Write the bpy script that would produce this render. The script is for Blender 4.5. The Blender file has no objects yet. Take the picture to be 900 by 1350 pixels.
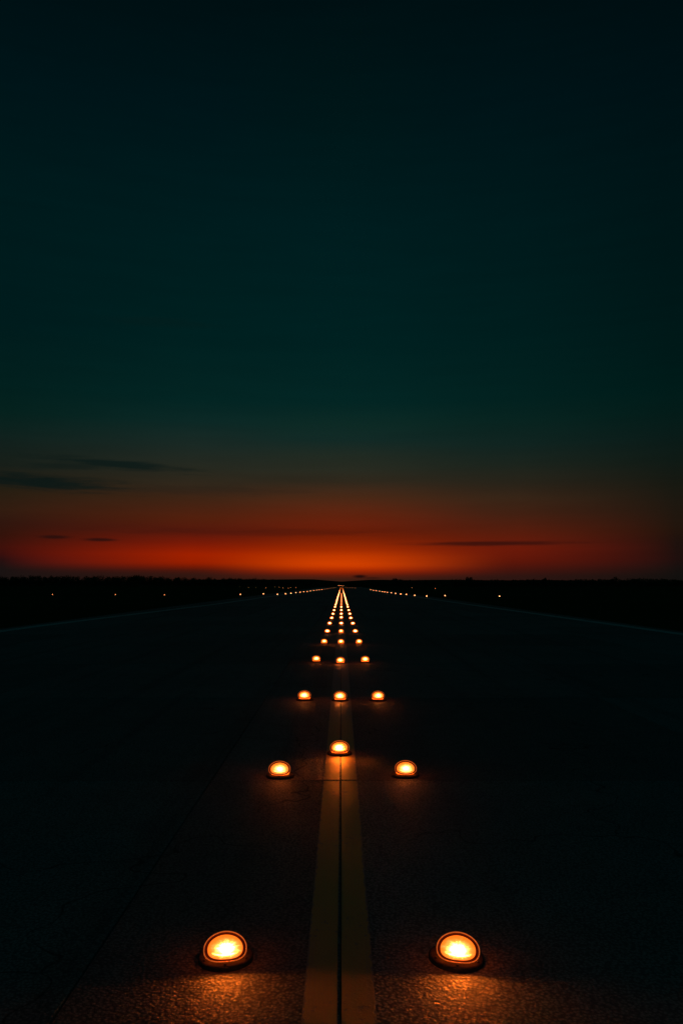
import bpy, bmesh, math, random
from mathutils import Vector, Matrix

random.seed(11)
S = bpy.context.scene
COL = S.collection
R = math.radians

# ------------------------------------------------------------------ tunables
CORE = 1350.0          # radiance of the lamp filament behind the near lenses
FAR_L = 16.0
AMBER = (1.0, 0.155, 0.009)

# ------------------------------------------------------------------ helpers
def srgb(c):
    out = []
    for v in c:
        v = v / 255.0
        out.append(v / 12.92 if v <= 0.04045 else ((v + 0.055) / 1.055) ** 2.4)
    return (out[0], out[1], out[2], 1.0)


def link(name, me, mats, parent=None):
    o = bpy.data.objects.new(name, me)
    COL.objects.link(o)
    for m in mats:
        if m.name not in [x.name for x in me.materials]:
            me.materials.append(m)
    if parent:
        o.parent = parent
    return o


def bm_obj(name, bm, mats, parent=None, smooth=True):
    me = bpy.data.meshes.new(name)
    bm.normal_update()
    bm.to_mesh(me)
    bm.free()
    if smooth:
        for p in me.polygons:
            p.use_smooth = True
    return link(name, me, mats if isinstance(mats, (list, tuple)) else [mats], parent)


def tag(o, label=None, cat=None, group=None, kind=None):
    for k, v in (('label', label), ('category', cat), ('group', group), ('kind', kind)):
        if v:
            o[k] = v
    return o


class NT:
    """small node-tree writer"""
    def __init__(self, tree):
        self.t = tree
        self.n = tree.nodes
        self.n.clear()

    def add(self, typ, **kw):
        nd = self.n.new(typ)
        for k, v in kw.items():
            setattr(nd, k, v)
        return nd

    def set(self, sock, v):
        if hasattr(v, 'is_output') or isinstance(v, bpy.types.NodeSocket):
            self.t.links.new(v, sock)
        else:
            sock.default_value = v

    def math(self, op, a, b=0.0, c=0.0, clamp=False):
        nd = self.add('ShaderNodeMath', operation=op)
        nd.use_clamp = clamp
        self.set(nd.inputs[0], a)
        self.set(nd.inputs[1], b)
        if len(nd.inputs) > 2:
            self.set(nd.inputs[2], c)
        return nd.outputs[0]

    def mix(self, f, a, b):
        nd = self.add('ShaderNodeMix', data_type='RGBA')
        self.set(nd.inputs[0], f)
        self.set(nd.inputs[6], a)
        self.set(nd.inputs[7], b)
        return nd.outputs[2]

    def rng(self, v, a, b, c=0.0, d=1.0, typ='SMOOTHSTEP'):
        nd = self.add('ShaderNodeMapRange', interpolation_type=typ)
        self.set(nd.inputs[0], v)
        for i, x in enumerate((a, b, c, d)):
            nd.inputs[i + 1].default_value = x
        return nd.outputs[0]

    def noise(self, vec, scale, detail=3.0, rough=0.55, dim='3D'):
        nd = self.add('ShaderNodeTexNoise', noise_dimensions=dim)
        if vec is not None:
            self.set(nd.inputs['Vector'], vec)
        nd.inputs['Scale'].default_value = scale
        nd.inputs['Detail'].default_value = detail
        nd.inputs['Roughness'].default_value = rough
        return nd.outputs[0]

    def ramp(self, f, stops, interp='LINEAR'):
        nd = self.add('ShaderNodeValToRGB')
        cr = nd.color_ramp
        cr.interpolation = interp
        while len(cr.elements) > 1:
            cr.elements.remove(cr.elements[-1])
        cr.elements[0].position = stops[0][0]
        cr.elements[0].color = stops[0][1]
        for p, c in stops[1:]:
            e = cr.elements.new(p)
            e.color = c
        self.set(nd.inputs[0], f)
        return nd.outputs[0]


def mat(name):
    m = bpy.data.materials.new(name)
    m.use_nodes = True
    t = NT(m.node_tree)
    out = t.add('ShaderNodeOutputMaterial')
    return m, t, out


def principled(t, out, color, rough=0.6, spec=0.3, metal=0.0, normal=None):
    p = t.add('ShaderNodeBsdfPrincipled')
    t.set(p.inputs['Base Color'], color)
    t.set(p.inputs['Roughness'], rough)
    p.inputs['Specular IOR Level'].default_value = spec
    p.inputs['Metallic'].default_value = metal
    if normal is not None:
        t.set(p.inputs['Normal'], normal)
    t.t.links.new(p.outputs[0], out.inputs['Surface'])
    return p


# ------------------------------------------------------------------ camera
F_PX = 1050.0
PITCH = math.atan(95.5 / F_PX)
cam_d = bpy.data.cameras.new('camera')
cam_d.sensor_fit = 'VERTICAL'
cam_d.sensor_height = 36.0
cam_d.lens = 36.0 * F_PX / 1350.0
cam_d.clip_start = 0.05
cam_d.clip_end = 6000.0
cam = bpy.data.objects.new('camera', cam_d)
COL.objects.link(cam)
cam.location = (0, 0, 1.5)
cam.rotation_euler = (math.pi / 2 + PITCH, 0, 0)
S.camera = cam

# ------------------------------------------------------------------ dusk sky (world light)
W = bpy.data.worlds.new('World')
S.world = W
W.use_nodes = True
t = NT(W.node_tree)
wout = t.add('ShaderNodeOutputWorld')
bg = t.add('ShaderNodeBackground')
t.t.links.new(bg.outputs[0], wout.inputs['Surface'])
tc = t.add('ShaderNodeTexCoord')
sep = t.add('ShaderNodeSeparateXYZ')
t.t.links.new(tc.outputs['Generated'], sep.inputs[0])
X, Y, Z = sep.outputs
elev = t.math('MULTIPLY', t.math('ARCSINE', Z), 180 / math.pi)
az = t.math('MULTIPLY', t.math('ARCTAN2', X, Y), 180 / math.pi)


def el(y):
    return math.degrees(PITCH + math.atan((675 - y) / F_PX))


def sky_ramp(tab, gain=1.0):
    st = [(0.0, tab[-1][1])]
    for y, c in reversed(tab):
        st.append((min(0.999, max(0.0005, el(y) / 42.0)), c))
    st.append((1.0, (0, 14, 18)))
    f = t.math('DIVIDE', elev, 42.0, clamp=True)
    return t.ramp(f, [(p, srgb(c)) for p, c in st])


skyC = [(0, (0, 16, 19)), (150, (0, 22, 24)), (300, (0, 29, 31)), (450, (0, 33, 33)), (530, (3, 38, 36)), (560, (13, 42, 37)),
        (580, (18, 42, 38)), (600, (32, 42, 34)), (620, (40, 42, 32)), (635, (48, 40, 28)), (655, (72, 40, 22)), (680, (98, 35, 14)),
        (690, (104, 32, 12)), (700, (101, 28, 8)), (712, (126, 33, 4)), (725, (160, 43, 1)), (735, (198, 59, 0)), (745, (210, 64, 0)),
        (751, (176, 45, 1)), (755, (138, 34, 5)), (759, (92, 29, 12)), (764, (60, 28, 17))]
skyL = [(0, (0, 14, 17)), (150, (0, 20, 24)), (300, (0, 26, 28)), (450, (0, 28, 29)), (530, (2, 32, 30)), (560, (5, 34, 30)),
        (580, (12, 34, 30)), (600, (18, 32, 28)), (625, (24, 31, 25)), (655, (38, 30, 18)), (680, (50, 28, 16)), (695, (48, 22, 14)),
        (710, (52, 19, 11)), (725, (64, 17, 11)), (733, (58, 15, 12)), (741, (38, 15, 15)), (752, (26, 19, 18))]
skyML = [(0, (0, 15, 18)), (150, (0, 21, 25)), (300, (0, 28, 30)), (450, (0, 32, 32)), (530, (3, 37, 35)), (560, (12, 40, 37)),
         (590, (26, 41, 36)), (620, (38, 40, 31)), (640, (48, 39, 27)), (660, (64, 36, 20)), (685, (82, 31, 13)), (700, (86, 25, 12)),
         (715, (116, 25, 7)), (732, (158, 32, 0)), (742, (152, 31, 0)), (748, (112, 25, 5)), (752, (76, 22, 11)), (757, (48, 22, 16))]
skyMR = [(0, (0, 15, 18)), (150, (0, 20, 24)), (300, (0, 26, 28)), (450, (0, 30, 30)), (530, (2, 34, 32)), (560, (8, 36, 32)),
         (590, (16, 36, 32)), (615, (27, 36, 29)), (640, (40, 35, 25)), (660, (56, 37, 23)), (680, (66, 32, 18)), (705, (88, 28, 12)),
         (725, (106, 25, 9)), (740, (94, 22, 9)), (752, (66, 20, 13)), (760, (44, 21, 17))]
skyR = [(0, (0, 13, 16)), (150, (0, 17, 21)), (300, (0, 21, 23)), (450, (0, 24, 24)), (530, (0, 27, 25)), (560, (3, 28, 25)),
        (590, (9, 27, 24)), (620, (15, 26, 21)), (650, (23, 24, 17)), (680, (31, 23, 15)), (705, (34, 20, 12)), (720, (30, 17, 13)),
        (740, (30, 15, 13)), (750, (23, 16, 14)), (760, (18, 16, 14))]
cols = [sky_ramp(x) for x in (skyL, skyML, skyC, skyMR, skyR)]
azs = [-23.0, -10.8, -0.3, 12.6, 22.8]
c = cols[0]
for i in range(4):
    c = t.mix(t.rng(az, azs[i], azs[i + 1], typ='LINEAR' if i in (0, 3) else 'SMOOTHSTEP'), c, cols[i + 1])

# unseen sky away from the sunset, brightened blue-green to light the pavement
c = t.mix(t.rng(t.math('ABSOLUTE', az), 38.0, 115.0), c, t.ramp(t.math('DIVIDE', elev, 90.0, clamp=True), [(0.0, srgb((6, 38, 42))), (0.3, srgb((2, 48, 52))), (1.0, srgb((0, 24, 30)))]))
# thin stratus: direction-space noise, long horizontal streaks high up in the afterglow
def dirvec(a, b):
    cv = t.add('ShaderNodeCombineXYZ')
    t.set(cv.inputs[0], t.math('MULTIPLY', az, a))
    t.set(cv.inputs[1], t.math('MULTIPLY', elev, b))
    return cv.outputs[0]


streak = t.noise(dirvec(0.11, 1.15), 1.0, 5.0, 0.55)
wisp = t.noise(dirvec(0.30, 3.4), 1.0, 6.0, 0.62)
warp = t.noise(dirvec(0.22, 0.8), 1.0, 3.0, 0.5)
wz = t.math('SUBTRACT', warp, 0.5)


def cloud(px, py, sx, sy, wamt=1.0, tilt=0.0, rag=0.8):
    # az/elev ellipse, sheared, bent by slow noise and torn by fine streaky noise
    a0 = math.degrees(math.atan((px - 450) / F_PX))
    e0 = el(py)
    k = math.degrees(1 / F_PX)
    dx = t.math('SUBTRACT', az, a0)
    dz = t.math('ADD', t.math('SUBTRACT', elev, e0), t.math('MULTIPLY', wz, wamt))
    dz = t.math('SUBTRACT', dz, t.math('MULTIPLY', dx, tilt))
    d2 = t.math('ADD', t.math('POWER', t.math('DIVIDE', dx, sx * k), 2.0), t.math('POWER', t.math('DIVIDE', dz, sy * k), 2.0))
    g = t.math('EXPONENT', t.math('MULTIPLY', d2, -1.0))
    g = t.math('ADD', g, t.math('MULTIPLY', t.math('SUBTRACT', wisp, 0.5), rag * 2))
    g = t.math('MULTIPLY', g, t.rng(d2, 2.0, 5.0, 1.0, 0.0))
    return t.rng(g, 0.10, 0.98)


m = None
for args, w in (((40, 644, 105, 10, 0.5, -0.03, 0.7), 1.0), ((152, 618, 88, 6.0, 0.4, -0.05, 0.8), 0.9), ((90, 622, 70, 5, 0.5, 0.06, 0.9), 0.55),
                ((250, 648, 150, 7, 0.6, 0.0, 0.9), 0.2), ((205, 434, 70, 7, 0.5, 0.0, 0.6), 0.2), ((390, 632, 90, 6, 0.5, 0.0, 0.9), 0.06),
                ((72, 711.5, 19, 2.8, 0.04, 0.0, 0.3), 0.85), ((134, 714, 22, 2.4, 0.04, 0.0, 0.3), 0.85), ((645, 717.5, 110, 3.3, 0.06, 0.0, 0.4), 0.75),
                ((330, 703, 180, 5, 0.25, 0.0, 0.8), 0.25), ((474, 760, 10, 2.5, 0.02, 0.0, 0.15), 0.95), ((490, 762, 14, 1.4, 0.05, 0.0, 0.5), 0.5)):
    g = t.math('MULTIPLY', cloud(*args), w)
    m = g if m is None else t.math('MAXIMUM', m, g)
m = t.math('MULTIPLY', m, 1.0, clamp=True)
c = t.mix(m, c, t.ramp(t.math('DIVIDE', elev, 10.0, clamp=True), [(0.0, srgb((24, 9, 8))), (0.35, srgb((38, 15, 12))), (0.62, srgb((15, 24, 21))), (1.0, srgb((11, 27, 25)))]))
# faint banding of the upper haze layers
band = t.rng(streak, 0.25, 0.75, 0.94, 1.04, typ='LINEAR')
mul = t.add('ShaderNodeMix', data_type='RGBA', blend_type='MULTIPLY')
mul.inputs[0].default_value = 1.0
t.set(mul.inputs[6], c)
t.set(mul.inputs[7], band)
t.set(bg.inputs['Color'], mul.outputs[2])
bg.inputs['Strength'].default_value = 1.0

# ------------------------------------------------------------------ materials
# worn grooved concrete
M_CONC, t, out = mat('worn concrete')
geo = t.add('ShaderNodeTexCoord').outputs['Object']
big = t.noise(geo, 0.35, 4, 0.6)
mid = t.noise(geo, 3.2, 5, 0.65)
fine = t.noise(geo, 55, 3, 0.6)
vor = t.add('ShaderNodeTexVoronoi', feature='F1')
t.set(vor.inputs['Vector'], geo)
vor.inputs['Scale'].default_value = 70
stone = vor.outputs['Distance']
at = t.add('ShaderNodeAttribute', attribute_name='slab')
base = t.ramp(t.math('ADD', t.math('MULTIPLY', big, 0.55), t.math('MULTIPLY', mid, 0.45)),
              [(0.3, (0.108, 0.112, 0.112, 1)), (0.5, (0.148, 0.153, 0.151, 1)), (0.72, (0.188, 0.191, 0.186, 1))])
spk = t.mix(t.rng(stone, 0.15, 0.75), (1.28, 1.27, 1.25, 1), (0.52, 0.52, 0.52, 1))
mm = t.add('ShaderNodeMix', data_type='RGBA', blend_type='MULTIPLY')
mm.inputs[0].default_value = 1.0
t.set(mm.inputs[6], base)
t.set(mm.inputs[7], spk)
m2 = t.add('ShaderNodeMix', data_type='RGBA', blend_type='MULTIPLY')
m2.inputs[0].default_value = 1.0
t.set(m2.inputs[6], mm.outputs[2])
t.set(m2.inputs[7], t.rng(at.outputs['Fac'], 0, 1, 0.82, 1.12, typ='LINEAR'))
hgt = t.math('ADD', t.math('MULTIPLY', t.math('SUBTRACT', 1.0, stone), 0.7), t.math('MULTIPLY', fine, 0.9))
bmp = t.add('ShaderNodeBump')
bmp.inputs['Strength'].default_value = 0.85
bmp.inputs['Distance'].default_value = 0.0052
t.set(bmp.inputs['Height'], hgt)
# tyre rubber laid down along the line of travel, and hairline cracks
sx_ = t.add('ShaderNodeMapping')
sx_.inputs['Scale'].default_value = (2.2, 0.035, 1.0)
t.set(sx_.inputs['Vector'], geo)
rub = t.rng(t.noise(sx_.outputs[0], 1.0, 4, 0.6), 0.5, 0.75, 1.0, 0.62)
wob = t.add('ShaderNodeVectorMath', operation='ADD')
nz = t.add('ShaderNodeTexNoise')
nz.inputs['Scale'].default_value = 1.7
t.set(nz.inputs['Vector'], geo)
t.set(wob.inputs[0], geo)
t.set(wob.inputs[1], nz.outputs['Color'])
vc = t.add('ShaderNodeTexVoronoi', feature='DISTANCE_TO_EDGE')
vc.inputs['Scale'].default_value = 0.33
t.set(vc.inputs['Vector'], wob.outputs[0])
crack = t.math('MAXIMUM', t.rng(vc.outputs['Distance'], 0.0005, 0.0035, 0.35, 1.0), t.rng(big, 0.48, 0.56))
m3 = t.add('ShaderNodeMix', data_type='RGBA', blend_type='MULTIPLY')
m3.inputs[0].default_value = 1.0
t.set(m3.inputs[6], m2.outputs[2])
t.set(m3.inputs[7], t.math('MULTIPLY', rub, crack))
principled(t, out, m3.outputs[2], t.rng(fine, 0.3, 0.7, 0.58, 0.95), 0.08, normal=bmp.outputs[0])


def paint(name, col, wear=0.5, half=None):
    m, t, out = mat(name)
    g = t.add('ShaderNodeTexCoord').outputs['Object']
    n1 = t.noise(g, 22, 6, 0.7)
    n2 = t.noise(g, 1.3, 3, 0.5)
    w = t.rng(t.math('ADD', n1, t.math('MULTIPLY', t.math('SUBTRACT', n2, 0.5), 0.5)), wear, wear + 0.14)
    if half:
        sp = t.add('ShaderNodeSeparateXYZ')
        t.set(sp.inputs[0], g)
        ax = t.math('ABSOLUTE', t.math('ADD', sp.outputs[0], 0.008))
        ax = t.math('ADD', ax, t.math('MULTIPLY', t.math('SUBTRACT', t.noise(g, 14, 5, 0.7), 0.5), 0.05))
        w = t.math('MAXIMUM', w, t.rng(ax, half - 0.010, half - 0.002))
        mp = t.add('ShaderNodeMapping')
        mp.inputs['Scale'].default_value = (9.0, 0.25, 1.0)
        t.set(mp.inputs['Vector'], g)
        w = t.math('MAXIMUM', w, t.rng(t.noise(mp.outputs[0], 1.0, 5, 0.6), 0.52, 0.72, 0.0, 0.6))
        # the stripe fades almost to concrete colour farther down the taxiway
        w = t.math('MAXIMUM', w, t.rng(sp.outputs[1], 6.8, 11.5, 0.0, 0.95))
    colr = t.mix(w, col, (0.15, 0.15, 0.14, 1))
    b = t.add('ShaderNodeBump')
    b.inputs['Strength'].default_value = 0.6
    b.inputs['Distance'].default_value = 0.003
    t.set(b.inputs['Height'], t.math('ADD', t.noise(g, 70, 3, 0.6), t.math('MULTIPLY', w, -0.4)))
    principled(t, out, colr, 0.6, 0.25, normal=b.outputs[0])
    return m


M_YELLOW = paint('weathered yellow paint', (0.30, 0.24, 0.075, 1), 0.58, 0.13)
M_WHITE = paint('weathered white paint', (0.40, 0.40, 0.38, 1), 0.50)

M_SEAL, t, out = mat('joint sealant')
g = t.add('ShaderNodeTexCoord').outputs['Object']
principled(t, out, t.ramp(t.noise(g, 12, 3), [(0.3, (0.012, 0.012, 0.012, 1)), (0.7, (0.03, 0.029, 0.028, 1))]), 0.75, 0.2)

M_FIELD, t, out = mat('mown field')
g = t.add('ShaderNodeTexCoord').outputs['Object']
colr = t.ramp(t.math('ADD', t.math('MULTIPLY', t.noise(g, 0.04, 5), 0.6), t.math('MULTIPLY', t.noise(g, 2.5, 5, 0.7), 0.4)),
              [(0.3, (0.022, 0.030, 0.010, 1)), (0.5, (0.040, 0.050, 0.018, 1)), (0.7, (0.062, 0.066, 0.028, 1))])
b = t.add('ShaderNodeBump')
b.inputs['Strength'].default_value = 1.0
b.inputs['Distance'].default_value = 0.06
t.set(b.inputs['Height'], t.noise(g, 9, 5, 0.7))
principled(t, out, colr, 0.95, 0.0, normal=b.outputs[0])

M_HILL, t, out = mat('wooded hillside')
g = t.add('ShaderNodeTexCoord').outputs['Object']
principled(t, out, t.ramp(t.noise(g, 0.05, 5), [(0.35, (0.018, 0.026, 0.011, 1)), (0.65, (0.045, 0.055, 0.022, 1))]), 0.95, 0.0)

M_LEAF, t, out = mat('dark foliage')
g = t.add('ShaderNodeTexCoord').outputs['Object']
principled(t, out, t.ramp(t.noise(g, 0.35, 4, 0.7), [(0.3, (0.028, 0.042, 0.014, 1)), (0.6, (0.055, 0.075, 0.026, 1)), (0.8, (0.08, 0.09, 0.03, 1))]), 0.8, 0.1)
M_BARK, t, out = mat('bark')
g = t.add('ShaderNodeTexCoord').outputs['Object']
principled(t, out, t.ramp(t.noise(g, 3.0, 4, 0.7), [(0.3, (0.03, 0.022, 0.015, 1)), (0.7, (0.09, 0.07, 0.05, 1))]), 0.9, 0.1)

M_IRON, t, out = mat('cast housing metal')
g = t.add('ShaderNodeTexCoord').outputs['Object']
n = t.noise(g, 60, 4, 0.6)
principled(t, out, t.ramp(n, [(0.3, (0.016, 0.015, 0.014, 1)), (0.7, (0.045, 0.042, 0.04, 1))]), t.rng(n, 0.2, 0.8, 0.7, 0.9), 0.12, 0.0)
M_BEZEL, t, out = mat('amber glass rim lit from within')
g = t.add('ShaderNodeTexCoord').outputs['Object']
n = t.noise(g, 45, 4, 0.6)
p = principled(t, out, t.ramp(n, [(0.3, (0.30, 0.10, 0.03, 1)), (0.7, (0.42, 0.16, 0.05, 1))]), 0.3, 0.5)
p.inputs['Emission Color'].default_value = (1.0, 0.155, 0.022, 1)  # lens light catching the rim is put in as its own emission
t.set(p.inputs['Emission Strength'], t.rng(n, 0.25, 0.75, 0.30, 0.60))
M_BLACK, t, out = mat('heat browned recess')
g = t.add('ShaderNodeTexCoord').outputs['Object']
principled(t, out, t.ramp(t.noise(g, 40, 2), [(0.3, (0.14, 0.045, 0.022, 1)), (0.7, (0.22, 0.075, 0.04, 1))]), 0.7, 0.1)  # reddish spill of the lens into the gap is put into this base colour
M_STEM, t, out = mat('painted stem metal')
g = t.add('ShaderNodeTexCoord').outputs['Object']
principled(t, out, t.ramp(t.noise(g, 30, 3), [(0.3, (0.25, 0.20, 0.03, 1)), (0.7, (0.38, 0.30, 0.06, 1))]), 0.5, 0.3)


def lens_material(name, core):
    """lit amber lens: pressed-glass prisms in front of a hot lamp; brightest where the lamp sits"""
    m, t, out = mat(name)
    uv = t.add('ShaderNodeUVMap', uv_map='lens').outputs[0]
    oi = t.add('ShaderNodeObjectInfo')
    s = t.add('ShaderNodeSeparateXYZ')
    t.set(s.inputs[0], uv)
    u, v = s.outputs[0], s.outputs[1]
    off = t.math('MULTIPLY', oi.outputs['Random'], 37.0)
    uu = t.math('SUBTRACT', u, t.math('MULTIPLY', t.math('SUBTRACT', oi.outputs['Random'], 0.5), 0.22))
    r = t.math('SQRT', t.math('ADD', t.math('POWER', uu, 2.0), t.math('POWER', t.math('ADD', v, 0.06), 2.0)))
    ang = t.math('ARCTAN2', v, uu)
    pol = t.add('ShaderNodeCombineXYZ')
    t.set(pol.inputs[0], t.math('MULTIPLY', t.math('SINE', ang), 2.6))
    t.set(pol.inputs[1], t.math('MULTIPLY', t.math('COSINE', ang), 2.6))
    t.set(pol.inputs[2], t.math('ADD', off, t.math('MULTIPLY', r, 0.9)))
    spokes = t.noise(pol.outputs[0], 1.6, 3, 0.65)
    car = t.add('ShaderNodeCombineXYZ')
    t.set(car.inputs[0], u)
    t.set(car.inputs[1], v)
    t.set(car.inputs[2], off)
    blot = t.noise(car.outputs[0], 4.5, 4, 0.65)
    k = t.math('ADD', t.math('MULTIPLY', t.math('SUBTRACT', spokes, 0.5), 1.5), t.math('MULTIPLY', t.math('SUBTRACT', blot, 0.5), 1.5))
    rr = t.math('MULTIPLY', r, t.math('ADD', 1.0, t.math('MULTIPLY', k, -0.5)))
    rr = t.math('MAXIMUM', rr, 0.0)
    hot = t.math('MULTIPLY', t.math('EXPONENT', t.math('MULTIPLY', t.math('POWER', t.math('DIVIDE', rr, 0.24), 2.0), -1.0)), core)
    glow = t.math('MULTIPLY', t.math('EXPONENT', t.math('MULTIPLY', t.math('POWER', t.math('DIVIDE', rr, 0.43), 2.0), -1.0)), 6.0)
    # curved reflection of the lower reflector rim
    arc = t.math('ABSOLUTE', t.math('SUBTRACT', t.math('ADD', v, 0.56), t.math('MULTIPLY', t.math('POWER', u, 2.0), 0.38)))
    arc = t.math('MULTIPLY', t.rng(arc, 0.0, 0.10, 1.0, 0.0), t.rng(t.math('ABSOLUTE', u), 0.35, 0.8, 1.0, 0.0))
    arc = t.math('MULTIPLY', arc, t.math('MULTIPLY', blot, 5.0))
    edge = t.rng(r, 0.55, 1.0, 2.8, 1.5)
    # the glass itself is amber; nearer the lamp the light comes through paler
    e1 = t.add('ShaderNodeEmission')
    e1.inputs['Color'].default_value = (*AMBER, 1)
    t.set(e1.inputs['Strength'], t.math('ADD', t.math('ADD', hot, t.math('MULTIPLY', arc, core * 0.02)), edge))
    e2 = t.add('ShaderNodeEmission')
    e2.inputs['Color'].default_value = (1.0, 0.44, 0.17, 1)
    t.set(e2.inputs['Strength'], t.math('ADD', glow, arc))
    ad = t.add('ShaderNodeAddShader')
    t.t.links.new(e1.outputs[0], ad.inputs[0])
    t.t.links.new(e2.outputs[0], ad.inputs[1])
    t.t.links.new(ad.outputs[0], out.inputs['Surface'])
    return m


def emit(name, L, col=AMBER):
    m, t, out = mat(name)
    em = t.add('ShaderNodeEmission')
    em.inputs['Color'].default_value = (*col, 1)
    g = t.add('ShaderNodeTexCoord').outputs['Object']
    t.set(em.inputs['Strength'], t.rng(t.noise(g, 30, 2), 0.2, 0.8, L * 0.85, L * 1.15))
    t.t.links.new(em.outputs[0], out.inputs['Surface'])
    return m


M_LENS = lens_material('lit amber lens', CORE)
M_LENS_LOW = lens_material('softer lit amber lens', CORE * 0.12)
M_DOME = emit('dome with added glow', 3.6, (1.0, 0.11, 0.004))  # glow added to the housing to light the flange and nearby ground
M_FAR = emit('lit amber lamp', FAR_L, (1.0, 0.34, 0.12))
M_FAR_DIM = emit('dim amber lamp', 4.0, (1.0, 0.30, 0.09))
M_EDGE = emit('lit edge lamp', 7.0, (1.0, 0.36, 0.12))
M_EDGE_DIM = emit('dim edge lamp', 2.0, (1.0, 0.30, 0.09))

# ------------------------------------------------------------------ setting: ground, pavement, markings, hills
def sheet(name, x0, x1, y0, y1, z, m, nx=1, ny=1):
    bm = bmesh.new()
    vs = [[bm.verts.new((x0 + (x1 - x0) * i / nx, y0 + (y1 - y0) * j / ny, z)) for i in range(nx + 1)] for j in range(ny + 1)]
    for j in range(ny):
        for i in range(nx):
            bm.faces.new((vs[j][i], vs[j][i + 1], vs[j + 1][i + 1], vs[j + 1][i]))
    return bm_obj(name, bm, m, smooth=False)


tag(sheet('ground', -1400, 1400, -60, 1500, -0.06, M_FIELD, 4, 4), kind='structure')
PAVE_END = 430.0
XB = [-11.6, -8.2, -4.7, -1.0, 0.0, 3.4, 7.0, 10.9]
tag(sheet('pavement_base', XB[0] + 0.05, XB[-1] - 0.05, -9, PAVE_END, -0.014, M_SEAL), kind='structure')

bm = bmesh.new()
lay = bm.faces.layers.float.new('slab')
rs = random.Random(5)
yj = [6.27 + 4.5 * k for k in range(-4, 95)]
for j in range(len(yj) - 1):
    for i in range(len(XB) - 1):
        g = 0.003
        gx0 = 0.0 if i == 0 else g
        gx1 = 0.0 if i == len(XB) - 2 else g
        x0, x1, y0, y1 = XB[i] + gx0, XB[i + 1] - gx1, yj[j] + 0.005, yj[j + 1] - 0.005
        tone = rs.random()
        dz = [rs.uniform(-0.0012, 0.0012) for _ in range(4)]
        bv = 0.004
        top = [bm.verts.new((x, y, dz[k])) for k, (x, y) in enumerate(((x0 + bv, y0 + bv), (x1 - bv, y0 + bv), (x1 - bv, y1 - bv), (x0 + bv, y1 - bv)))]
        mid_ = [bm.verts.new((x, y, dz[k] - 0.005)) for k, (x, y) in enumerate(((x0, y0), (x1, y0), (x1, y1), (x0, y1)))]
        low = [bm.verts.new((x, y, -0.045)) for (x, y) in ((x0, y0), (x1, y0), (x1, y1), (x0, y1))]
        q_ = 0.09
        inn = [bm.verts.new((x, y, -0.0042)) for (x, y) in ((x0 + q_, y0 + q_), (x1 - q_, y0 + q_), (x1 - q_, y1 - q_), (x0 + q_, y1 - q_))]
        fs = [bm.faces.new(inn)]
        for k in range(4):
            fs.append(bm.faces.new((top[k], top[(k + 1) % 4], inn[(k + 1) % 4], inn[k])))
        for k in range(4):
            n2_ = (k + 1) % 4
            fs.append(bm.faces.new((mid_[k], mid_[n2_], top[n2_], top[k])))
            fs.append(bm.faces.new((low[k], low[n2_], mid_[n2_], mid_[k])))
        for f_ in fs:
            f_[lay] = tone
pav = bm_obj('taxiway', bm, M_CONC, smooth=False)
tag(pav, kind='structure')


def strip(name, pts, half, z, m, gap=None):
    """a painted line following pts [(x, y)], broken at the slab joints"""
    bm = bmesh.new()
    for j in range(len(yj) - 1):
        ya, yb = yj[j] + 0.02, yj[j + 1] - 0.02

        def xat(y):
            for (xa, y0), (xb, y1) in zip(pts, pts[1:]):
                if y <= y1:
                    return xa + (xb - xa) * (y - y0) / (y1 - y0)
            return pts[-1][0]
        for sgn in ((-1, 1) if gap else (0,)):
            if gap:
                a0, a1 = (-half, -gap) if sgn < 0 else (gap, half)
            else:
                a0, a1 = -half, half
            prev = None
            for yy, dz_ in ((ya, 0.0), (ya + 0.08, -0.0034), (yb - 0.08, -0.0034), (yb, 0.0)):
                cur = [bm.verts.new((xat(yy) + a0, yy, z + dz_)), bm.verts.new((xat(yy) + a1, yy, z + dz_))]
                if prev:
                    bm.faces.new((prev[0], prev[1], cur[1], cur[0]))
                prev = cur
    return tag(bm_obj(name, bm, m, smooth=False), kind='structure')


strip('centreline_marking', [(-0.008, -20), (-0.008, 500)], 0.13, 0.0045, M_YELLOW, gap=0.0075)
strip('edge_marking', [(-11.05, -20), (-10.95, 30), (-9.6, 60), (-8.6, 120), (-8.6, 500)], 0.22, 0.0045, M_WHITE)
strip('edge_marking', [(10.35, -20), (10.3, 25), (9.5, 62), (8.8, 120), (8.8, 500)], 0.22, 0.0045, M_WHITE)

# far hills: a low rolling ridge with real depth
bm = bmesh.new()
NX, NY = 120, 8
grid = []
rh = random.Random(3)
ph = [rh.uniform(0, 6.28) for _ in range(6)]
for j in range(NY + 1):
    row = []
    for i in range(NX + 1):
        x = -1250 + 2500 * i / NX
        y = 980 + 400 * j / NY
        a = math.degrees(math.atan2(x, y))
        hh = 7.6 + 1.2 * math.sin(x / 130 + ph[0]) + 0.8 * math.sin(x / 61 + ph[1]) + 0.5 * math.sin(x / 27 + ph[2])
        hh -= 3.2 * math.exp(-((a + 0.1) / 1.3) ** 2)
        hh += 1.0 * math.exp(-((a - 2.6) / 1.4) ** 2)
        prof = math.sin(math.pi * j / NY)
        row.append(bm.verts.new((x, y, -0.5 + (hh + 0.5) * prof)))
    grid.append(row)
for j in range(NY):
    for i in range(NX):
        bm.faces.new((grid[j][i], grid[j][i + 1], grid[j + 1][i + 1], grid[j + 1][i]))
tag(bm_obj('hills', bm, M_HILL), kind='structure')

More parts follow.
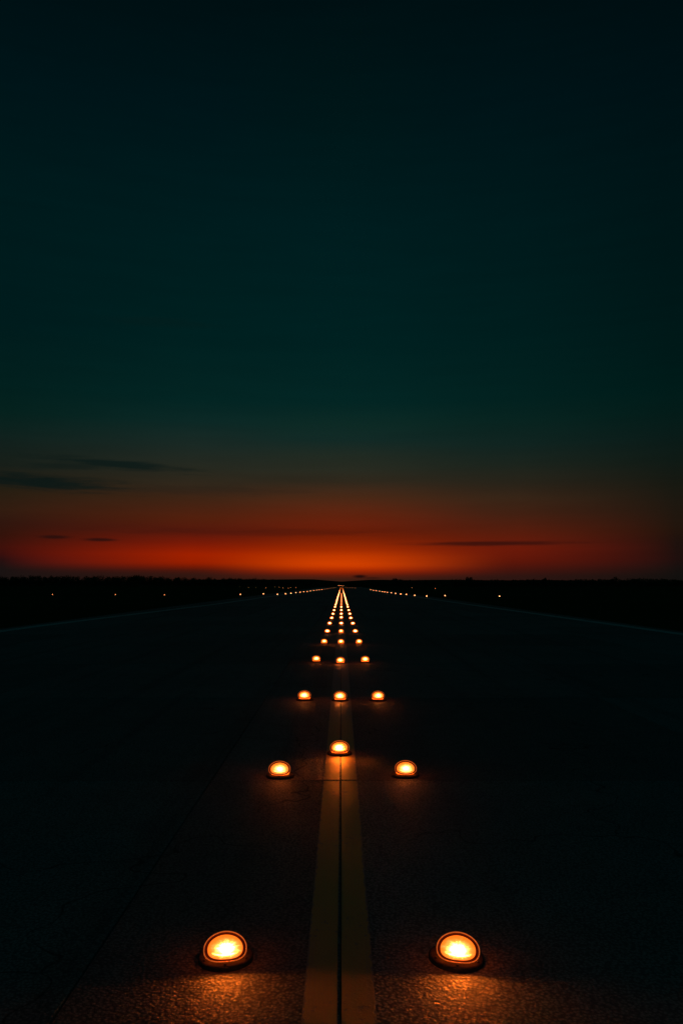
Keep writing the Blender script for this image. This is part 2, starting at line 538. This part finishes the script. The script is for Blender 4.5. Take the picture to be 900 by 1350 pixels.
# ------------------------------------------------------------------ woods and trees at the far side of the field
def h_px(x):
    pts = [(-500, 11), (0, 12.5), (150, 12.8), (190, 13.2), (225, 10.5), (330, 9.2), (400, 7.0), (430, 5.0), (450, 3.4), (470, 4.2),
           (500, 6.8), (590, 7.2), (650, 7.6), (760, 7.8), (850, 9.0), (900, 8.4), (1400, 9)]
    for (a, p), (b, q) in zip(pts, pts[1:]):
        if x <= b:
            return p + (q - p) * (x - a) / (b - a)
    return 8


def leaf_cloud(bm, cx, cy, z0, rx, ry, rz, n, size, rnd, skew=0.0):
    """n leaf clumps through the volume of an uneven crown"""
    lobes = [(rnd.uniform(-.55, .55), rnd.uniform(-.55, .55), rnd.uniform(-.5, .6), rnd.uniform(.38, .62)) for _ in range(6)]
    for _ in range(n):
        lx, ly, lz, lr = rnd.choice(lobes)
        v = Vector((rnd.gauss(0, 1), rnd.gauss(0, 1), rnd.gauss(0, 1))).normalized() * lr * rnd.random() ** 0.4
        p = Vector((cx + (lx + v.x) * rx, cy + (ly + v.y) * ry, z0 + rz + (lz + v.z) * rz))
        if p.z < 0.05:
            p.z = 0.05 + rnd.random() * 0.4
        d = Vector((rnd.gauss(0, 1), rnd.gauss(0, 1), rnd.gauss(0, 1))).normalized()
        e = d.orthogonal().normalized()
        w = d.cross(e)
        s = size * rnd.uniform(.6, 1.4)
        bm.faces.new([bm.verts.new(p + e * s), bm.verts.new(p + w * s * .7 - e * s * .4), bm.verts.new(p - w * s * .7 - e * s * .4)])


def trunk_mesh(bm, base, top, r0, r1, seg=6):
    d = (top - base)
    e = d.orthogonal().normalized()
    w = d.normalized().cross(e)
    rings = []
    for q, r in ((base, r0), (base.lerp(top, .5) + e * r0 * .4, (r0 + r1) / 2), (top, r1)):
        rings.append([bm.verts.new(q + (e * math.cos(a) + w * math.sin(a)) * r) for a in [2 * math.pi * k / seg for k in range(seg)]])
    for a, b in zip(rings, rings[1:]):
        for k in range(seg):
            bm.faces.new((a[k], a[(k + 1) % seg], b[(k + 1) % seg], b[k]))


rt = random.Random(21)
bm = bmesh.new()
D0 = 455.0
for k in range(420):
    px = -260 + (1420) * (k + rt.random()) / 420
    d = D0 + rt.uniform(-12, 45)
    x = (px - 450) / F_PX * d
    htot = 1.5 + h_px(px) * d / F_PX
    top = htot * rt.uniform(0.86, 0.95)
    rz = top * 0.5
    leaf_cloud(bm, x, d, 0.0, rt.uniform(2.4, 4.2), 2.6, rz, int(130 + 45 * top), 0.33, rt)
    trunk_mesh(bm, Vector((x, d, -0.06)), Vector((x + rt.uniform(-.3, .3), d, top * .7)), 0.14, 0.05, 4)
tag(bm_obj('distant_woods', bm, [M_LEAF], smooth=False), kind='stuff', label='unbroken dark belt of woodland along the whole horizon', cat='woods')

TREES = [(178, 13.2, 2.6, 'dark broad tree at the tall end of the treeline left of the far field lights'),
         (234, 11.2, 1.6, 'narrow dark tree standing just right of the tall left end of the treeline'),
         (521, 8.6, 3.4, 'wide low tree on the skyline a little right of the end of the runway lights'),
         (618, 10.4, 2.6, 'rounded dark tree breaking the skyline above the lone light in the right field'),
         (716, 9.6, 1.8, 'small dark tree poking out of the treeline between the two rounded right trees'),
         (806, 10.8, 3.2, 'broad rounded tree, tallest in the treeline near its right end')]
for px, hp, rx, lab in TREES:
    d = 440.0
    x = (px - 450) / F_PX * d
    H = 1.5 + hp * d / F_PX
    root = bpy.data.objects.new('tree', None)
    COL.objects.link(root)
    root.location = (x, d, -0.06)
    tag(root, lab, 'tree', 'trees standing out of the far treeline')
    bm = bmesh.new()
    trunk_mesh(bm, Vector((0, 0, 0)), Vector((0.15, 0, H * .62)), 0.22, 0.09, 7)
    for q in range(5):
        a = rt.uniform(0, 6.28)
        trunk_mesh(bm, Vector((0.05, 0, H * rt.uniform(.3, .5))), Vector((math.cos(a) * rx * .6, math.sin(a) * rx * .6, H * rt.uniform(.55, .8))), 0.08, 0.03, 5)
    bm_obj('trunk', bm, M_BARK, root)
    bm = bmesh.new()
    leaf_cloud(bm, 0, 0, H * .18, rx, rx, H * .40, 520, 0.36, rt)
    bm_obj('crown', bm, M_LEAF, root, smooth=False)

# ------------------------------------------------------------------ inset lights
TAU = R(25)
U_ = Vector((0, math.sin(TAU), math.cos(TAU)))
N_ = Vector((0, -math.cos(TAU), math.sin(TAU)))
C0 = Vector((0, -0.074, 0.070))
HW, HH = 0.0825, 0.0525


def outline(th, sw, sh):
    """egg-shaped window, rounder above than below"""
    cs, sn = math.cos(th), math.sin(th)
    n = 1.95 if sn >= 0 else 2.7
    k = (abs(cs) ** n + abs(sn) ** n) ** (-1 / n)
    return cs * k * sw, sn * k * sh * (1.12 if sn >= 0 else 0.88)


def wpt(th, sw, sh, fwd, c=C0):
    a, b = outline(th, sw, sh)
    return c + Vector((1, 0, 0)) * a + U_ * b + N_ * fwd


def loft(bm, rings, close_last=None, uvl=None):
    vr = [[bm.verts.new(p) for p in r] for r in rings]
    n = len(rings[0])
    for a, b in zip(vr, vr[1:]):
        for k in range(n):
            bm.faces.new((a[k], a[(k + 1) % n], b[(k + 1) % n], b[k]))
    if close_last is not None:
        cv_ = bm.verts.new(close_last)
        for k in range(n):
            bm.faces.new((vr[-1][k], vr[-1][(k + 1) % n], cv_))
    return vr


def build_light(nseg=48):
    root = bpy.data.objects.new('inset_light', None)
    COL.objects.link(root)
    ths = [2 * math.pi * k / nseg for k in range(nseg)]
    # flange: a shallow turned dish bolted down to the pavement
    bm = bmesh.new()
    prof = [(0.111, -0.004), (0.111, 0.009), (0.107, 0.014), (0.100, 0.0155), (0.088, 0.0165), (0.080, 0.019), (0.055, 0.021)]
    loft(bm, [[Vector((r * math.cos(a), r * math.sin(a), z)) for a in ths] for r, z in prof], Vector((0, 0, 0.021)))
    for q in range(6):
        a = 2 * math.pi * (q + .5) / 6
        bx, by = 0.0935 * math.cos(a), 0.0935 * math.sin(a)
        loft(bm, [[Vector((bx + r * math.cos(2 * math.pi * k / 6), by + r * math.sin(2 * math.pi * k / 6), z)) for k in range(6)]
                  for r, z in ((0.0065, 0.012), (0.0065, 0.0195), (0.005, 0.021))], Vector((bx, by, 0.021)))
    bm_obj('flange', bm, M_IRON, root)
    # body: domed casting running back from the window to the dish, with added glow
    bm = bmesh.new()
    rings = []
    for q in range(9):
        s = q / 8.0
        sc = math.sqrt(max(0.0, 1 - s ** 2.2)) if s > 0 else 1.0
        c_ = C0 + Vector((0, 0.150 * s, -0.036 * s - 0.012 * min(1, 4 * s)))
        ring = []
        for a in ths:
            p = wpt(a, HW * .93 * max(sc, .05), HH * .90 * max(sc, .05), -0.010, c_)
            p.z = max(p.z, 0.017)
            ring.append(p)
        rings.append(ring)
    loft(bm, rings, rings[-1][0].lerp(rings[-1][nseg // 2], .5))
    bm_obj('dome', bm, M_DOME, root)
    bm = bmesh.new()
    # recessed face behind the lens
    loft(bm, [[wpt(a, HW + .001, HH + .001, -0.002) for a in ths], [wpt(a, HW * .55, HH * .55, -0.006) for a in ths]], C0 - N_ * 0.006)
    bm_obj('recess', bm, M_BLACK, root)
    # bezel: a rounded ring round the window
    bm = bmesh.new()
    m_ = 10
    vr = []
    for a in ths:
        ring = []
        for q in range(m_):
            b_ = 2 * math.pi * q / m_
            ring.append(wpt(a, HW + 0.0021 * math.cos(b_), HH + 0.0021 * math.cos(b_), 0.004 + 0.0040 * math.sin(b_)))
        vr.append([bm.verts.new(p) for p in ring])
    for k in range(nseg):
        for q in range(m_):
            bm.faces.new((vr[k][q], vr[(k + 1) % nseg][q], vr[(k + 1) % nseg][(q + 1) % m_], vr[k][(q + 1) % m_]))
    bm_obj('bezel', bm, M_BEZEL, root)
    # lens: domed pressed glass, smaller than the window so a dark gap shows
    bm = bmesh.new()
    uvl = bm.loops.layers.uv.new('lens')
    LW, LH = 0.0685, 0.0425
    steps = [(1.0, -0.004), (1.0, 0.001), (.93, 0.0045), (.8, 0.0075), (.6, 0.0105), (.4, 0.0125), (.2, 0.0135)]
    uvd = {}
    vr = []
    for s, fz in steps:
        ring = []
        for a in ths:
            v = bm.verts.new(wpt(a, LW * s, LH * s, fz))
            ox, oy = outline(a, s, s)
            uvd[v] = (ox, oy)
            ring.append(v)
        vr.append(ring)
    cvx = bm.verts.new(C0 + N_ * 0.0138)
    uvd[cvx] = (0, 0)
    fs = []
    for a, b in zip(vr, vr[1:]):
        for k in range(nseg):
            fs.append(bm.faces.new((a[k], a[(k + 1) % nseg], b[(k + 1) % nseg], b[k])))
    for k in range(nseg):
        fs.append(bm.faces.new((vr[-1][k], vr[-1][(k + 1) % nseg], cvx)))
    for f_ in fs:
        for lp in f_.loops:
            lp[uvl].uv = uvd[lp.vert]
    bm_obj('lens', bm, M_LENS, root)
    return root


def build_far_light():
    """same fixture with fewer facets, one mesh: flange, housing and lit window"""
    bm = bmesh.new()
    n = 12
    ths = [2 * math.pi * k / n for k in range(n)]
    loft(bm, [[Vector((r * math.cos(a), r * math.sin(a), z)) for a in ths] for r, z in ((0.116, -0.004), (0.114, 0.012), (0.08, 0.018))], Vector((0, 0, 0.02)))
    rings = []
    for q in range(4):
        s = q / 3.0
        sc = max(.05, math.sqrt(max(0, 1 - s ** 2.2)))
        ring = []
        for a in ths:
            p = wpt(a, (HW + .004) * sc, (HH + .004) * sc, 0, C0 + Vector((0, .145 * s, -.035 * s)))
            p.z = max(p.z, .017)
            ring.append(p)
        rings.append(ring)
    loft(bm, rings, rings[-1][0].lerp(rings[-1][n // 2], .5))
    nr_ = len(bm.faces)
    loft(bm, [[wpt(a, HW + .008, HH + .008, 0) for a in ths], [wpt(a, .072, .0425, .003) for a in ths]])
    nf = len(bm.faces)
    bm.faces.ensure_lookup_table()
    loft(bm, [[wpt(a, .040, .026, .009) for a in ths]], C0 + N_ * .011)
    loft(bm, [[wpt(a, .072, .0425, .003) for a in ths], [wpt(a, .040, .026, .009) for a in ths]])
    bm.faces.ensure_lookup_table()
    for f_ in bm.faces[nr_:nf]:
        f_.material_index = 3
    for f_ in bm.faces[nf:nf + n]:
        f_.material_index = 1
    for f_ in bm.faces[nf + n:]:
        f_.material_index = 2
    return bm


def copy_tree(o):
    c_ = o.copy()
    COL.objects.link(c_)
    for ch in o.children:
        d_ = ch.copy()
        COL.objects.link(d_)
        d_.parent = c_
        d_.matrix_parent_inverse = ch.matrix_parent_inverse
    return c_


ORD = ['nearest', 'second', 'third', 'fourth', 'fifth', 'sixth', 'seventh', 'eighth', 'ninth', 'tenth', 'eleventh', 'twelfth',
       'thirteenth', 'fourteenth', 'fifteenth', 'sixteenth', 'seventeenth', 'eighteenth', 'nineteenth', 'twentieth']
LEFT = [(-.465, 3.355), (-.48, 6.42), (-.48, 10.57), (-.487, 15.7), (-.44, 20.46), (-.435, 24.8), (-.438, 29.8), (-.42, 34.5), (-.41, 39.2), (-.41, 44.7), (-.41, 51.3)]
RIGHT = [(.46, 3.35), (.50, 6.44), (.47, 10.53), (.453, 15.58), (.44, 20.42), (.42, 24.8), (.415, 29.7), (.40, 34.4), (.405, 39.3), (.40, 44.7), (.40, 51.3)]
MIDDLE = [(-.018, 7.24), (-.018, 10.51), (-.02, 15.38), (-.012, 20.4), (-.01, 24.9), (-.01, 29.8), (-.01, 35.0), (-.01, 39.3), (-.01, 44.7), (-.01, 51.2)]
rl = random.Random(8)
for k in range(1, 64):
    y = 51.3 + 5.05 * k
    LEFT.append((-.41 + rl.uniform(-.012, .012), y))
    RIGHT.append((.40 + rl.uniform(-.012, .012), y))
    if k < 16:
        MIDDLE.append((-.005 + rl.uniform(-.01, .01), y))
WHERE = {'l': 'left of the yellow stripe', 'r': 'right of the yellow stripe', 'm': 'on the yellow stripe'}
ROWN = {'l': 'left row', 'r': 'right row', 'm': 'middle row'}
GROUP = 'amber inset lights in three rows down the taxiway'


def light_label(row, i):
    if i == 0:
        return {'l': 'large glowing amber inset light nearest the camera, left of the yellow stripe',
                'r': 'large glowing amber inset light nearest the camera, right of the yellow stripe, slightly askew',
                'm': 'amber inset light on the yellow stripe, nearest the camera in the middle row'}[row]
    if i < 12:
        return f'glowing amber inset light, {ORD[i]} from the camera in the {ROWN[row]}'
    return f'tiny amber light among the far ones merging into the bright {ROWN[row]} line'


proto = build_light()
far_bm = build_far_light()
far_me = bpy.data.meshes.new('inset_light')
far_bm.normal_update()
far_bm.to_mesh(far_me)
far_bm.free()
for m_ in (M_IRON, M_FAR, emit('lit amber glass', 3.0), emit('added halo rim', 0.6, (1.0, 0.11, 0.006))):  # emissive rim added as a red halo round each far lamp
    far_me.materials.append(m_)
dim_me = far_me.copy()
dim_me.materials[1] = M_FAR_DIM
dim_me.materials[2] = emit('dim amber glass', 0.7)
first = True
for row, pts in (('l', LEFT), ('r', RIGHT), ('m', MIDDLE)):
    for i, (x, y) in enumerate(pts):
        if i < 5:
            o = proto if first else copy_tree(proto)
            first = False
        else:
            o = bpy.data.objects.new('inset_light', dim_me if (row == 'm' and i > 9) else far_me)
            COL.objects.link(o)
        o.location = (x, y, 0.002)
        if 1 <= i < 5:
            for ch in o.children:
                if ch.name.startswith('lens'):
                    ch.material_slots[0].link = 'OBJECT'
                    ch.material_slots[0].material = M_LENS_LOW
        o.rotation_euler = (0, 0, R(rl.uniform(-2, 2)))
        tag(o, light_label(row, i), 'inset light', GROUP)
        if row == 'r' and i == 0:
            o.rotation_euler = (R(0.3), R(3.5), R(-5))
        if row == 'l' and i == 0:
            o.rotation_euler = (0, R(-0.6), R(6.5))

# ------------------------------------------------------------------ elevated lights on stems
def build_edge_light(m, h=0.25):
    root = bpy.data.objects.new('edge_light', None)
    COL.objects.link(root)
    ths = [2 * math.pi * k / 12 for k in range(12)]
    circ = lambda r, z: [Vector((r * math.cos(a), r * math.sin(a), z)) for a in ths]
    bm = bmesh.new()
    loft(bm, [circ(.13, -.07), circ(.13, .012), circ(.11, .02), circ(.025, .026), circ(.022, h - .07), circ(.055, h - .06), circ(.075, h - .05), circ(.075, h - .035)], Vector((0, 0, h - .035)))
    bm_obj('stem', bm, M_STEM, root)
    bm = bmesh.new()
    loft(bm, [circ(.045, h - .035), circ(.052, h - .01), circ(.050, h + .015), circ(.036, h + .04), circ(.018, h + .055)], Vector((0, 0, h + .06)))
    bm_obj('globe', bm, m, root)
    bm = bmesh.new()
    for q in range(3):
        a = 2 * math.pi * q / 3
        trunk_mesh(bm, Vector((.077 * math.cos(a), .077 * math.sin(a), h - .04)), Vector((.03 * math.cos(a), .03 * math.sin(a), h + .1)), .004, .004, 5)
    bm_obj('guard', bm, M_STEM, root)
    return root


def unproject(px, py, z):
    tt = (py - 675) / F_PX
    Hh = 1.5 - z
    d = Hh * (math.cos(PITCH) + tt * math.sin(PITCH)) / (tt * math.cos(PITCH) - math.sin(PITCH))
    return (px - 450) / F_PX * (d * math.cos(PITCH) - Hh * math.sin(PITCH)), d


# surveyed positions (x, y) in metres of the elevated lights
K = (1.5 - .28) / (1.5 - .4)
EL = [(-12.04, 95.56), (-9.46, 97.15), (-7.33, 91.8), (-6.78, 97.15), (-6.39, 101.37), (-6.19, 108.94), (-6.0, 116.56), (-5.78, 122.68),
      (-5.52, 129.49), (-5.43, 140.41), (-5.17, 149.4), (-4.92, 159.63), (-4.61, 166.46), (-4.38, 179.26), (-4.11, 194.19), (-3.9, 219.83),
      (-3.49, 233.01), (-3.19, 258.89), (-2.57, 270.93), (-1.99, 291.24)]
ER = [(15.84, 80.41), (10.99, 85.1), (8.26, 77.74), (7.61, 83.28), (7.36, 91.08), (7.0, 94.78), (6.84, 101.37), (6.76, 108.94), (6.55, 114.27),
      (6.49, 120.16), (6.45, 126.68), (6.35, 133.96), (6.31, 145.67), (6.02, 151.34), (6.04, 166.46)]
E1 = build_edge_light(M_EDGE)
E2 = build_edge_light(M_EDGE_DIM)
used = {E1: False, E2: False}


def place_edge(proto_, x, y, lab, group, z=None):
    o = copy_tree(proto_) if used[proto_] else proto_
    used[proto_] = True
    on_pave = XB[0] < x < XB[-1]
    o.location = (x, y, 0.0 if on_pave else -0.06)
    o.rotation_euler = (0, 0, rl.uniform(0, 6.28))
    return tag(o, lab, 'edge light', group)


for i, (x, y) in enumerate(EL):
    place_edge(E1 if i < 14 else E2, x * K, y * K,
               ('bright lone amber light on a short stem, outermost of the left edge row' if i == 0 else
                f'small amber light on a stem, {ORD[i]} from the outer end of the left edge row'), 'edge lights left of the taxiway')
for i, (x, y) in enumerate(ER):
    place_edge(E1, x * K, y * K,
               ('lone amber light on a stem in the dark right field, farthest out of its row' if i == 0 else
                f'small amber light on a stem, {ORD[i]} from the outer end of the right edge row'), 'edge lights right of the taxiway')
for (x, y), lab in zip([(-34.17, 94.78), (-26.29, 93.26), (-20.11, 91.08)],
                       ['faint amber light on a stem, outermost of three spread across the dark left field',
                        'faint amber light on a stem, middle one of three across the dark left field',
                        'faint amber light on a stem, innermost of three across the dark left field']):
    place_edge(E2, x * K, y * K, lab, 'lights in the left field')
FIELD = [(-46.87, 368.31), (-30.63, 264.74), (-28.24, 264.74), (-21.03, 222.95), (-25.1, 302.55), (-21.96, 282.39), (-16.28, 222.95), (-13.08, 197.04), (-15.31, 242.06), (-13.03, 228.98)]
E3 = build_edge_light(M_EDGE_DIM, 0.62)
used[E3] = False
for i, (x, y) in enumerate(FIELD):
    place_edge(E3, x, y, f'dim reddish light before the left treeline, {ORD[i].replace("nearest", "first")} from the outer end of its loose row', 'dim lights before the left treeline')
for (x, y), lab in zip([(20.13, 228.98), (22.01, 188.28)], ['dim reddish light before the right treeline, the one closer to the taxiway', 'dim reddish light before the right treeline, the one farther from the taxiway']):
    place_edge(E3, x, y, lab, 'dim lights before the right treeline')
for i, (x, y) in enumerate([(1.31, 277.37), (2.05, 270.93), (2.76, 264.77), (3.56, 258.89), (4.32, 253.26)]):
    place_edge(E2, x * K, y * K, f'very dim far light, {ORD[i].replace("nearest", "first")} in the short row right of the end lights', 'dim lights right of the taxiway end')
# bar of lights on taller stems closing the far end
E4 = build_edge_light(M_EDGE, 0.95)
used[E4] = False
for i, x in enumerate((-1.35, -.9, -.45, 0.0, .45, .9, 1.35)):
    place_edge(E4, x - 0.3, 372.0 + abs(x) * 1.5, f'amber light on a tall stem, {ORD[i].replace("nearest", "first")} from the left in the far end bar', 'bar of lights closing the runway end')

# ------------------------------------------------------------------ render settings
S.render.engine = 'CYCLES'
S.view_settings.view_transform = 'Standard'
S.view_settings.look = 'None'
S.view_settings.exposure = 0.0
S.view_settings.gamma = 1.0
S.view_settings.use_curve_mapping = False
cy = S.cycles
cy.use_denoising = True
try:
    cy.denoiser = 'OPENIMAGEDENOISE'
except Exception:
    pass
cy.use_adaptive_sampling = False
cy.use_light_tree = True
cy.max_bounces = 5
cy.diffuse_bounces = 2
cy.glossy_bounces = 2
cy.sample_clamp_direct = 0.0
cy.sample_clamp_indirect = 8.0
cy.caustics_reflective = False
cy.caustics_refractive = False
